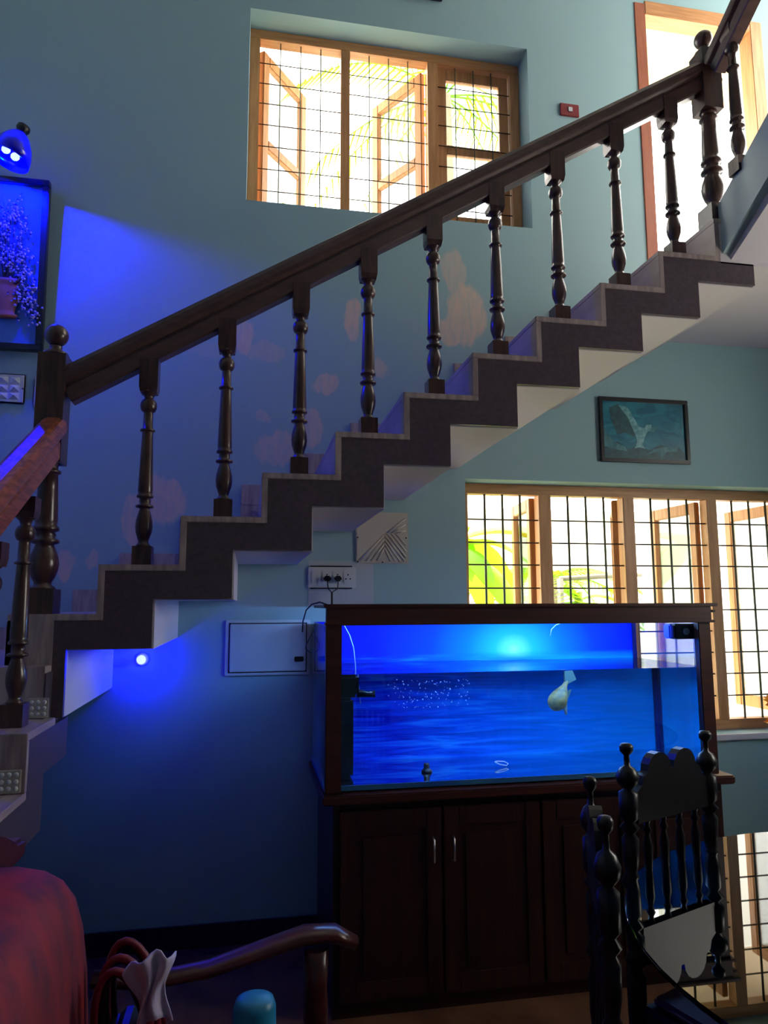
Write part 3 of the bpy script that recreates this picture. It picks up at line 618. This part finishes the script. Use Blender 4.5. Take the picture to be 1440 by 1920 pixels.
def pr(px, py, d=-.02):
    p = at(px, py, y=YB-.08); p.y = tilt(p.z)+d; return p
c = pr(6, 590); pot = MB().lathe([(.045, 0), (.055, .012), (.04, .022), (.042, .04), (.052, .08), (.056, .12), (.05, .15), (.044, .165), (.06, .175), (.058, .19), (.04, .19)], (c.x, c.y, c.z-.005), 18, sy=.3)
build('pot', pot, mat('terracotta_relief', (170, 98, 66), .6), pp_t, label='terracotta coloured pot')
st = MB(); lv = MB(); fl = MB()
tips = [(20, 400), (30, 395), (8, 430), (40, 430), (30, 470), (48, 490), (12, 480), (40, 520), (55, 545), (50, 570), (20, 500), (60, 590), (0, 450), (36, 555), (-14, 420), (-22, 470), (-30, 520)]
for (tx, ty) in tips:
    a, b_ = pr(6, 530), pr(tx, ty); mid = (a+b_)/2 + Vector((.01, 0, -.01)); st.tube([a, mid, b_], .0035, 5)
    for _ in range(26):
        p = pr(tx+random.gauss(0, 9), ty+random.gauss(0, 11), -.02-random.random()*.014); fl.ball(p, random.uniform(.004, .0075), 6)
        q = p+Vector((random.uniform(-.02, .02), -.004, random.uniform(-.02, .02))); lv.add([p, p+Vector((.006, 0, .006)), q, p+Vector((-.006, .002, .003))], [(0,1,2,3)])
build('stems', st, mat('relief_stem', (60, 50, 90), .5), pp_t)
f_ = build('blossoms', fl, mat('relief_blossom', (168, 156, 205), .4), pp_t); f_['kind'] = 'stuff'
l_ = build('leaves', lv, mat('relief_leaf', (26, 30, 60), .5), pp_t); l_['kind'] = 'stuff'
# ------------------------------------------------------------------ blue wall lamp
lc = at(24, 282, y=YB-.25)
lamp = thing('wall_lamp', (lc.x, YB, lc.z), 'wall lamp with dark blue bell shade and glaring blue bulbs over the plant picture', 'lamp')
m_shade = mat('dark_blue_shade', (14, 12, 60), .2, coat=.5)      # dark glass, lets a little deep blue through
nt = m_shade.node_tree; tp = nt.nodes.new('ShaderNodeBsdfTranslucent'); tp.inputs[0].default_value = (.03, .03, .95, 1); mx = nt.nodes.new('ShaderNodeMixShader'); mx.inputs[0].default_value = .25
nt.links.new(nt.nodes['Principled BSDF'].outputs[0], mx.inputs[1]); nt.links.new(tp.outputs[0], mx.inputs[2]); nt.links.new(mx.outputs[0], nt.nodes['Material Output'].inputs[0])
axl = Vector((-.28, -.1, -1)).normalized(); top = lc - axl*.1
sh = MB(); prf = [(.018, 0), (.03, .006), (.05, .03), (.072, .07), (.084, .11), (.088, .15), (.084, .15), (.080, .11), (.068, .07), (.047, .034), (.02, .012)]
sh.lathe(prf, top, 24, ax=axl); build('shade', sh, m_shade, lamp)
build('cap', MB().lathe([(.028, -.035), (.03, -.02), (.022, -.004), (.018, .004)], top, 16, ax=axl), m_black, lamp)
build('bracket', MB().tube([(top.x-.12, YB-.005, top.z+.03), (top.x-.06, YB-.1, top.z+.05), top-axl*.03], .008, 8), m_black, lamp)
build('wall_rose', MB().lathe([(.04, 0), (.038, .012), (.02, .018)], (top.x-.12, YB, top.z+.03), 16, ax=(0, -1, 0)), m_black, lamp)
m_bulb = mat('blue_bulb', (220, 235, 255), emit=(205, 228, 255), estr=1.15)
for dx, dz in ((-.02, -.015), (.02, -.045)): build('bulb', MB().ball((lc.x+dx, lc.y-.025, lc.z+dz+.0), (.02, .016, .018), 10), m_bulb, lamp)
def lampl(name, loc, col, e, r=.01, typ='POINT'):
    ld = bpy.data.lights.new(name, typ); ld.energy = e; ld.color = col; ld.shadow_soft_size = r
    o = bpy.data.objects.new(name, ld); COL.objects.link(o); o.location = loc; return o
BLUE = (.0, .002, 1)
lampl('wall_lamp_light', (lc.x+.012, lc.y-.0, lc.z-.055), BLUE, 60, .008)
# ------------------------------------------------------------------ under-stair spot
uc = at(265, 1237, y=YB-.03)
us = thing('wall_spotlight', (uc.x, YB, uc.z), 'small round glowing white lamp on the blue wall under the stairs', 'lamp')
build('base', MB().lathe([(.03, 0), (.03, .01), (.024, .014)], (uc.x, YB, uc.z), 16, ax=(0, -1, 0)), m_wplast, us)
build('bulb', MB().ball((uc.x, YB-.034, uc.z), .021, 12), mat('white_blue_bulb', (235, 250, 255), emit=(215, 240, 255), estr=.95), us)
lampl('wall_spotlight_light', (uc.x, YB-.075, uc.z-.005), (0, 0, 1), 5, .02)

# ================================================================== TABLE, CHAIRS
tb = thing('dining_table', (1.72, 1.4, 0), 'round dining table with dark glass top reflecting the window, bottom right', 'table')
n = 72; A, B = .86, .82
mbt = MB(); ring = lambda a, b_: [(1.72+a*math.cos(2*PI*i/n), 1.4+b_*math.sin(2*PI*i/n)) for i in range(n)]
mbt.prism(ring(A, B), .749, .761, 'z')
m_top = mat('dark_table_glass', (4, 6, 8), .015, spec=.9)
build('glass_top', mbt, m_top, tb, .003)
build('apron', MB().prism(ring(A-.06, B-.06), .70, .747, 'z'), m_chair, tb, .004)
build('pedestal', MB().lathe([(.3, 0), (.3, .03), (.2, .06), (.1, .1), (.08, .2), (.13, .35), (.09, .5), (.16, .62), (.3, .70)], (1.72, 1.4, 0), 28), m_chair, tb)
def chair(name, label, P, Q, face, k=1):
    """carved chair: rear posts at P and Q (floor points), seat toward face"""
    P, Q = Vector((*P, 0)), Vector((*Q, 0)); u = (Q-P).normalized(); w = (Q-P).length; f = Vector((*face, 0)); f = (f-u*f.dot(u)).normalized(); c = (P+Q)/2
    t = thing(name, (c.x, c.y, 0), label, 'chair', 'carved dining chairs')
    prof = [(.02, 0), (.022, .05), (.018, .08), (.026, .12), (.026, .2), (.018, .24), (.024, .3), (.026, .42), (.026, .5), (.017, .52), (.028, .54), (.017, .56), (.024, .62), (.022, .7), (.016, .72), (.030, .745), (.016, .77), (.022, .8),
            (.024, .86), (.014, .875), (.028, .89), (.014, .905), (.027, .918), (.027, .985), (.012, .995), (.03, 1.012), (.033, 1.03), (.022, 1.052), (.009, 1.06), (.008, 1.088), (.018, 1.098), (.02, 1.112), (.014, 1.12), (.002, 1.122)]
    for p in (P, Q): build('back_post', MB().lathe([(a*k, z) for a, z in prof], p, 16), m_chair, t)
    fl_ = [P-u*.03+f*.4, Q+u*.03+f*.4]
    for p in fl_: build('front_leg', MB().lathe([(.018, 0), (.024, .04), (.018, .07), (.028, .16), (.03, .24), (.02, .29), (.026, .31), (.026, .40)], p, 14), m_chair, t)
    e0, e1 = P+u*.0, Q
    poly = [P-u*.025+f*.03, Q+u*.025+f*.03, Q+u*.05+f*.44, P-u*.05+f*.44]
    build('seat', MB().prism([(p.x, p.y) for p in poly], .40, .445, 'z'), m_chair, t, .01)
    build('seat_pad', MB().prism([((p.x-c.x-f.x*.23)*.9+c.x+f.x*.23, (p.y-c.y-f.y*.23)*.9+c.y+f.y*.23) for p in poly], .445, .47, 'z'), mat('maroon_pad', (60, 22, 24), .7), t, .01)
    # scalloped crest between the posts
    cr = [(0, .90), (1, .90), (1, .985), (.93, 1.0), (.9, 1.025), (.86, 1.03)]
    for k in range(9): a = PI*k/8; cr.append((.68+.16*math.cos(a), 1.035+.05*math.sin(a)))
    for k in range(9): a = PI*k/8; cr.append((.32+.16*math.cos(a), 1.035+.05*math.sin(a)))
    cr += [(.14, 1.03), (.1, 1.025), (.07, 1.0), (0, .985)]
    mbc = MB(); nn = len(cr); r3 = lambda q, d: P+u*(.022+(w-.044)*q[0])+f*d+Vector((0, 0, q[1]))
    mbc.add([r3(q, -.014) for q in cr]+[r3(q, .014) for q in cr], [tuple(range(nn)), tuple(range(2*nn-1, nn-1, -1))]+[(i, nn+i, nn+(i+1) % nn, (i+1) % nn) for i in range(nn)])
    build('crest_rail', mbc, m_chair, t)
    def lat(z, h):
        m_ = MB(); vs = [P+u*q+f*d+Vector((0, 0, zz)) for zz in (z, z+h) for d in (-.012, .012) for q in (.02, w-.02)]
        return m_.add(vs, [(0,2,3,1),(4,5,7,6),(0,1,5,4),(2,6,7,3),(0,4,6,2),(1,3,7,5)])
    build('lower_rail', lat(.52, .045), m_chair, t, .003); build('stretcher', lat(.2, .03), m_chair, t, .003)
    for k in range(1, 5):
        p = P+u*(w*k/5)
        build('spindle', MB().lathe([(.011, .565), (.011, .58), (.007, .59), (.014, .62), (.010, .68), (.008, .72), (.012, .78), (.014, .83), (.007, .86), (.013, .872), (.007, .884), (.011, .9)], p, 10), m_chair, t)
    for s in (0, 1):
        a, b_ = (P, fl_[0]) if s == 0 else (Q, fl_[1]); build('stretcher', MB().tube([a+Vector((0, 0, .17)), b_+Vector((0, 0, .17))], .012, 8), m_chair, t)
    return t
chair('dining_chair', 'carved black chair with scalloped crest in front of the aquarium\'s right end', (1.075, 1.95), (1.42, 2.085), (.3, -1))
chair('dining_chair', 'carved black chair seen edge-on at the near left side of the glass table', (.787, 1.6), (.672, 1.31), (1, -.3), .8)

# ================================================================== SOFA AND WHAT LIES ON IT
m_vel = mat('red_velvet', (150, 30, 28), .75, rgb2=(96, 26, 38), scale=(14, 14, 8), detail=4, bump=.5)
m_sofaw = mat('sofa_teak', (66, 26, 20), .3, rgb2=(92, 38, 28), scale=(12, 50, 50), coat=.2)
sofa = thing('sofa', (-.2, 1.4, 0), 'red velvet sofa with carved wooden crest and curved arm at bottom left', 'sofa')
# backrest: rounded section, extruded along y with a domed far end
bk = MB(); sec = [(-.5, .3), (-.33, .3), (-.322, .45), (-.324, .62), (-.332, .74), (-.345, .83), (-.365, .895), (-.395, .935), (-.435, .958), (-.48, .968), (-.53, .968), (-.57, .955), (-.585, .93), (-.585, .3)]
k = len(sec); ysb = [.75, 1.0, 1.3, 1.6, 1.75, 1.81, 1.84]; vs = []
for j, yy in enumerate(ysb):
    q = (1, 1, 1, 1, .985, .95, .88)[j]
    for x, z in sec: vs.append((-.46+(x+.46)*q, yy+.10*(-(x+.46))*0, .3+(z-.3)*q))
bk.add(vs, [(j*k+i, j*k+(i+1) % k, (j+1)*k+(i+1) % k, (j+1)*k+i) for j in range(len(ysb)-1) for i in range(k)]+[tuple(range(k-1, -1, -1)), tuple((len(ysb)-1)*k+i for i in range(k))], 0, True)
build('backrest', bk, m_vel, sofa)
cw = MB(); ys = [.75+.0625*i for i in range(21)]
cp = [(y, .90) for y in ys] + [(y, (.985+.05*abs(math.sin((y-.75)*5.2)))*(1 if i < 17 else 1-.012*(i-16))) for i, y in reversed(list(enumerate(ys)))]
build('carved_crest', MB().prism(cp, -.6, -.53, 'x'), m_sofaw, sofa, .01)
build('seat_cushion', MB().box(-.33, .2, .8, 1.93, .3, .44), m_vel, sofa, .035)
build('seat_frame', MB().box(-.56, .2, .8, 1.98, .2, .3), m_sofaw, sofa, .012)
def arm(y):
    P_ = [(-.36, y-.02, .60), (-.22, y, .575), (-.08, y+.01, .585), (.06, y+.03, .612), (.17, y+.045, .632), (.25, y+.05, .628), (.31, y+.05, .598)]
    sc_ = [.9, .9, .95, 1.05, 1.15, 1.1, .8]
    s8 = [(.036*math.cos(2*PI*i/12), .02*math.sin(2*PI*i/12)) for i in range(12)]
    return MB().sweep(s8, P_, (0, 1, 0), smooth=True, scale=sc_)
build('arm', arm(2.02), m_sofaw, sofa); 
def post(y): return MB().lathe([(.03, 0), (.034, .06), (.026, .1), (.04, .2), (.042, .3), (.03, .36), (.034, .44), (.03, .5), (.036, .6)], (.2, y, 0), 14)
build('arm_post', post(2.06), m_sofaw, sofa)
build('side_panel', MB().box(-.5, .17, 1.99, 2.02, .22, .30), m_sofaw, sofa)
build('rear_leg', MB().box(-.58, -.52, 1.9, 1.96, 0, .3), m_sofaw, sofa, .006)
build('rear_leg', MB().box(-.58, -.52, .82, .88, 0, .3), m_sofaw, sofa, .006); build('front_leg', MB().box(.12, .19, .82, .88, 0, .2), m_sofaw, sofa, .006)
# handbag with red-edged straps
hb = thing('handbag', (-.27, 1.78, .44), 'black handbag with arched red-edged straps on the sofa seat', 'bag')
m_bag = mat('black_leather', (20, 14, 16), .4); m_rb = mat('red_strap', (120, 26, 34), .5)
build('bag_body', MB().prism([(-.312, .445), (-.17, .445), (-.18, .56), (-.22, .6), (-.275, .6), (-.305, .57)], 1.68, 1.88, 'y'), m_bag, hb, .02)
for i, (yy, r, m_) in enumerate(((1.70, .06, m_rb), (1.715, .048, m_bag), (1.76, .062, m_rb), (1.775, .05, m_bag), (1.84, .06, m_rb), (1.852, .048, m_bag))):
    P_ = []
    for j in range(15):
        a = PI*j/14; P_.append((-.262-r*1.0*math.cos(a)+.03*(1-math.sin(a)), yy, .56+(.19 if i % 2 == 0 else .18)*math.sin(a)**.8))
    build('strap', MB().tube(P_, .0085, 8), m_, hb)
# crumpled tissue cloth
c0 = at(280, 1838, y=1.66); ck = MB(); gn = 14; vs = []
for i in range(gn):
    for j in range(gn):
        u, v = i/(gn-1)-.5, j/(gn-1)
        vs.append((c0.x+u*.085*(1-.35*v)+.010*math.sin(v*6+u*3)+.012*v, c0.y-.025*math.cos(u*PI)+.012*math.sin(u*15+v*3), c0.z+.058-.125*v-.10*max(0, -u-.1)-.03*max(0, u-.2)+.006*math.sin(u*12)))
ck.add(vs, [(i*gn+j, (i+1)*gn+j, (i+1)*gn+j+1, i*gn+j+1) for i in range(gn-1) for j in range(gn-1)], 0, True)
o = solo('crumpled_cloth', ck, mat('lavender_cloth', (196, 182, 208), .8), c0, 'crumpled white cloth lying beside the handbag straps', 'cloth')
md = o.modifiers.new('thick', 'SOLIDIFY'); md.thickness = .003
# upturned blue tumbler
bt = at(478, 1868, y=1.75); 
solo('blue_tumbler', MB().lathe([(.052, .44), (.05, .50), (.047, bt.z-.02), (.042, bt.z-.006), (.03, bt.z), (.002, bt.z+.002)], (bt.x, 1.75, 0), 24), mat('blue_plastic', (30, 130, 170), .4), (bt.x, 1.75, .44), 'upturned turquoise plastic tumbler on the sofa seat at the bottom edge', 'tumbler')

# ================================================================== FLOWERS ON THE SILL
fv = thing('flower_vase', (2.87, YB+.06, .825), 'vase of orange artificial flowers on the window sill at the right edge', 'flowers')
build('vase', MB().lathe([(.03, 0), (.036, .02), (.04, .06), (.028, .09), (.024, .1), (.03, .11)], (2.87, YB+.06, .8255), 16), mat('brown_vase', (110, 60, 30), .4), fv)
pm = MB(); m_or = mat('orange_petal', (226, 120, 20), .6, rgb2=(240, 170, 40), scale=(40, 40, 40))
for i in range(7):
    c = Vector((2.805+random.uniform(-.03, .07), YB-.03+random.uniform(-.03, .03), .93+random.uniform(-.06, .07)))
    fb = MB()
    for k in range(16):
        a = 2*PI*k/16+random.random()*.3; e = random.uniform(-.3, 1.0); d = Vector((math.cos(a)*math.cos(e), math.sin(a)*math.cos(e)*.8-.2, math.sin(e))).normalized(); sd2 = d.orthogonal().normalized()*.007
        fb.add([c, c+d*.034+sd2*1.7, c+d*.058, c+d*.034-sd2*1.7], [(0,1,2,3)])
    fb.ball(c, .008, 6); build('blossom', fb, m_or, fv)
    build('stem', MB().tube([(2.87, YB+.06, .9), c], .002, 5), m_stem, fv)

# ================================================================== OUTDOORS
struct('trim_3', MB().box(-.3, 3.5, YB+WT, YB+WT+.7, 2.235, 2.33), mat('sunshade_plaster', (225, 200, 185), .8))      # sun shade over lower window
struct('trim_4', MB().box(-.4, 3.6, YB+WT, YB+WT+.55, 5.16, 5.26), mat('upper_shade_plaster', (235, 205, 150), .8))
struct('floor_2', MB().box(-6, 12, YB+WT, 16, -.3, -.12), mat('garden_ground', (205, 195, 165), .9, rgb2=(170, 185, 120), scale=(2, 2, 2)))
struct('floor_3', MB().box(1.9, 4.4, YB+WT, YB+WT+1.6, 3.06, 3.17), m_ext)
cwall = thing('compound_wall', (4, 7.6, -.12), 'bright white garden wall beyond the lower window', 'wall')
build('wall_panel', MB().box(-3, 10, 7.6, 7.8, -.12, 2.5), m_ext, cwall); build('coping', MB().box(-3, 10, 7.55, 7.85, 2.5, 2.58), m_ext, cwall)
pil = thing('verandah_pillar', (3.1, 5.1, -.12), 'white verandah wall pier seen through the right window lights', 'pillar')
build('shaft', MB().box(3.1, 4.9, 5.0, 5.25, -.12, 2.5), m_ext, pil)
gr = thing('garden_railing', (2.2, 5.9, -.12), 'thin grey pipe railing among the plants beyond the second window light', 'railing')
m_pipe = mat('grey_pipe', (120, 116, 110), .5)
a, b_ = at(1050, 1085, y=5.9), at(1300, 1072, y=5.9)
build('top_pipe', MB().tube([a, b_], .022, 8), m_pipe, gr); build('rail_post', MB().tube([(a.x, 5.9, -.12), a], .03, 8), m_pipe, gr); build('rail_post', MB().tube([(b_.x, 5.9, -.12), b_], .022, 8), m_pipe, gr)
def leaf(mb, base, d, L, W, droop, n=9, m=0):
    d = Vector(d).normalized(); sd3 = d.cross(Vector((0, 0, 1))).normalized(); vs = []
    for i in range(n+1):
        t = i/n; c = Vector(base)+d*(L*t)+Vector((0, 0, -droop*t*t*L)); w = W*math.sin(PI*min(1, .06+.94*t))**.6*(1-.15*t)
        vs += [c-sd3*w+Vector((0, 0, -.25*w)), c, c+sd3*w+Vector((0, 0, -.25*w))]
    fs = []
    for i in range(n): o = i*3; fs += [(o, o+1, o+4, o+3), (o+1, o+2, o+5, o+4)]
    mb.add(vs, fs, m, True)
def banana(loc, label, h, seed, n=8):
    r = random.Random(seed); t = thing('banana_plant', loc, label, 'plant', 'garden plants outside the lower window'); x, y, z = loc
    build('trunk', MB().lathe([(.07, 0), (.06, h*.5), (.04, h)], loc, 10), m_stem, t)
    for i in range(n):
        a = 2*PI*i/n+r.uniform(-.3, .3); e = r.uniform(.1, 1.1)
        mbl = MB(); leaf(mbl, (x, y, z+h*.97-r.random()*.15), (math.cos(a), math.sin(a), e), r.uniform(.55, .95), r.uniform(.10, .16), r.uniform(.5, 1.1)); build('leaf', mbl, m_leafy if r.random() < .15 else m_leaf, t)
banana((1.44, 4.95, -.12), 'banana plant with drooping green leaves outside the leftmost lower window light', 2.2, 3, 15)
banana((2.55, 5.75, -.12), 'low green plant outside below the second window light', 1.6, 5, 9)
banana((3.25, 6.7, -.12), 'green plant by the garden wall behind the pipe railing', 1.75, 9, 10)
def palm(loc, label, h, seed, n=9, L=1.5):
    r = random.Random(seed); t = thing('palm_tree', loc, label, 'tree', 'palms in the garden'); x, y, z = loc
    build('trunk', MB().tube([(x, y, z), (x+.05, y, z+h*.5), (x, y, z+h)], [.13, .1, .08], 8), mat('palm_trunk', (120, 105, 85), .8), t)
    for i in range(n):
        a = 2*PI*i/n+r.uniform(-.2, .2); d = Vector((math.cos(a), math.sin(a), r.uniform(.0, .7))).normalized(); sd3 = d.cross(Vector((0, 0, 1))).normalized(); mbl = MB(); P_ = []
        for k in range(25):
            q = k/24; P_.append(Vector((x, y, z+h))+d*(L*q)+Vector((0, 0, -.7*q*q*L)))
        mbl.tube(P_, [.012*(1-.8*k/24) for k in range(25)], 4)
        for k in range(3, 25):
            for s in (-1, 1):
                p = P_[k]; wd = (sd3*s*.8+d*.5+Vector((0, 0, -.45))).normalized()*(L*.32*(1-.5*k/24)); e = d*.014
                mbl.add([p-e, p+e, p+wd], [(0, 1, 2)])
        build('frond', mbl, m_leaf, t)
palm((1.9, 6.6, -.12), 'tall palm outside the closed right light of the upper window', 6.9, 4, 13, 1.9)
palm((2.95, 6.6, -.12), 'young palm with thin fronds outside the second lower window light', 1.9, 6, 11, 1.0)
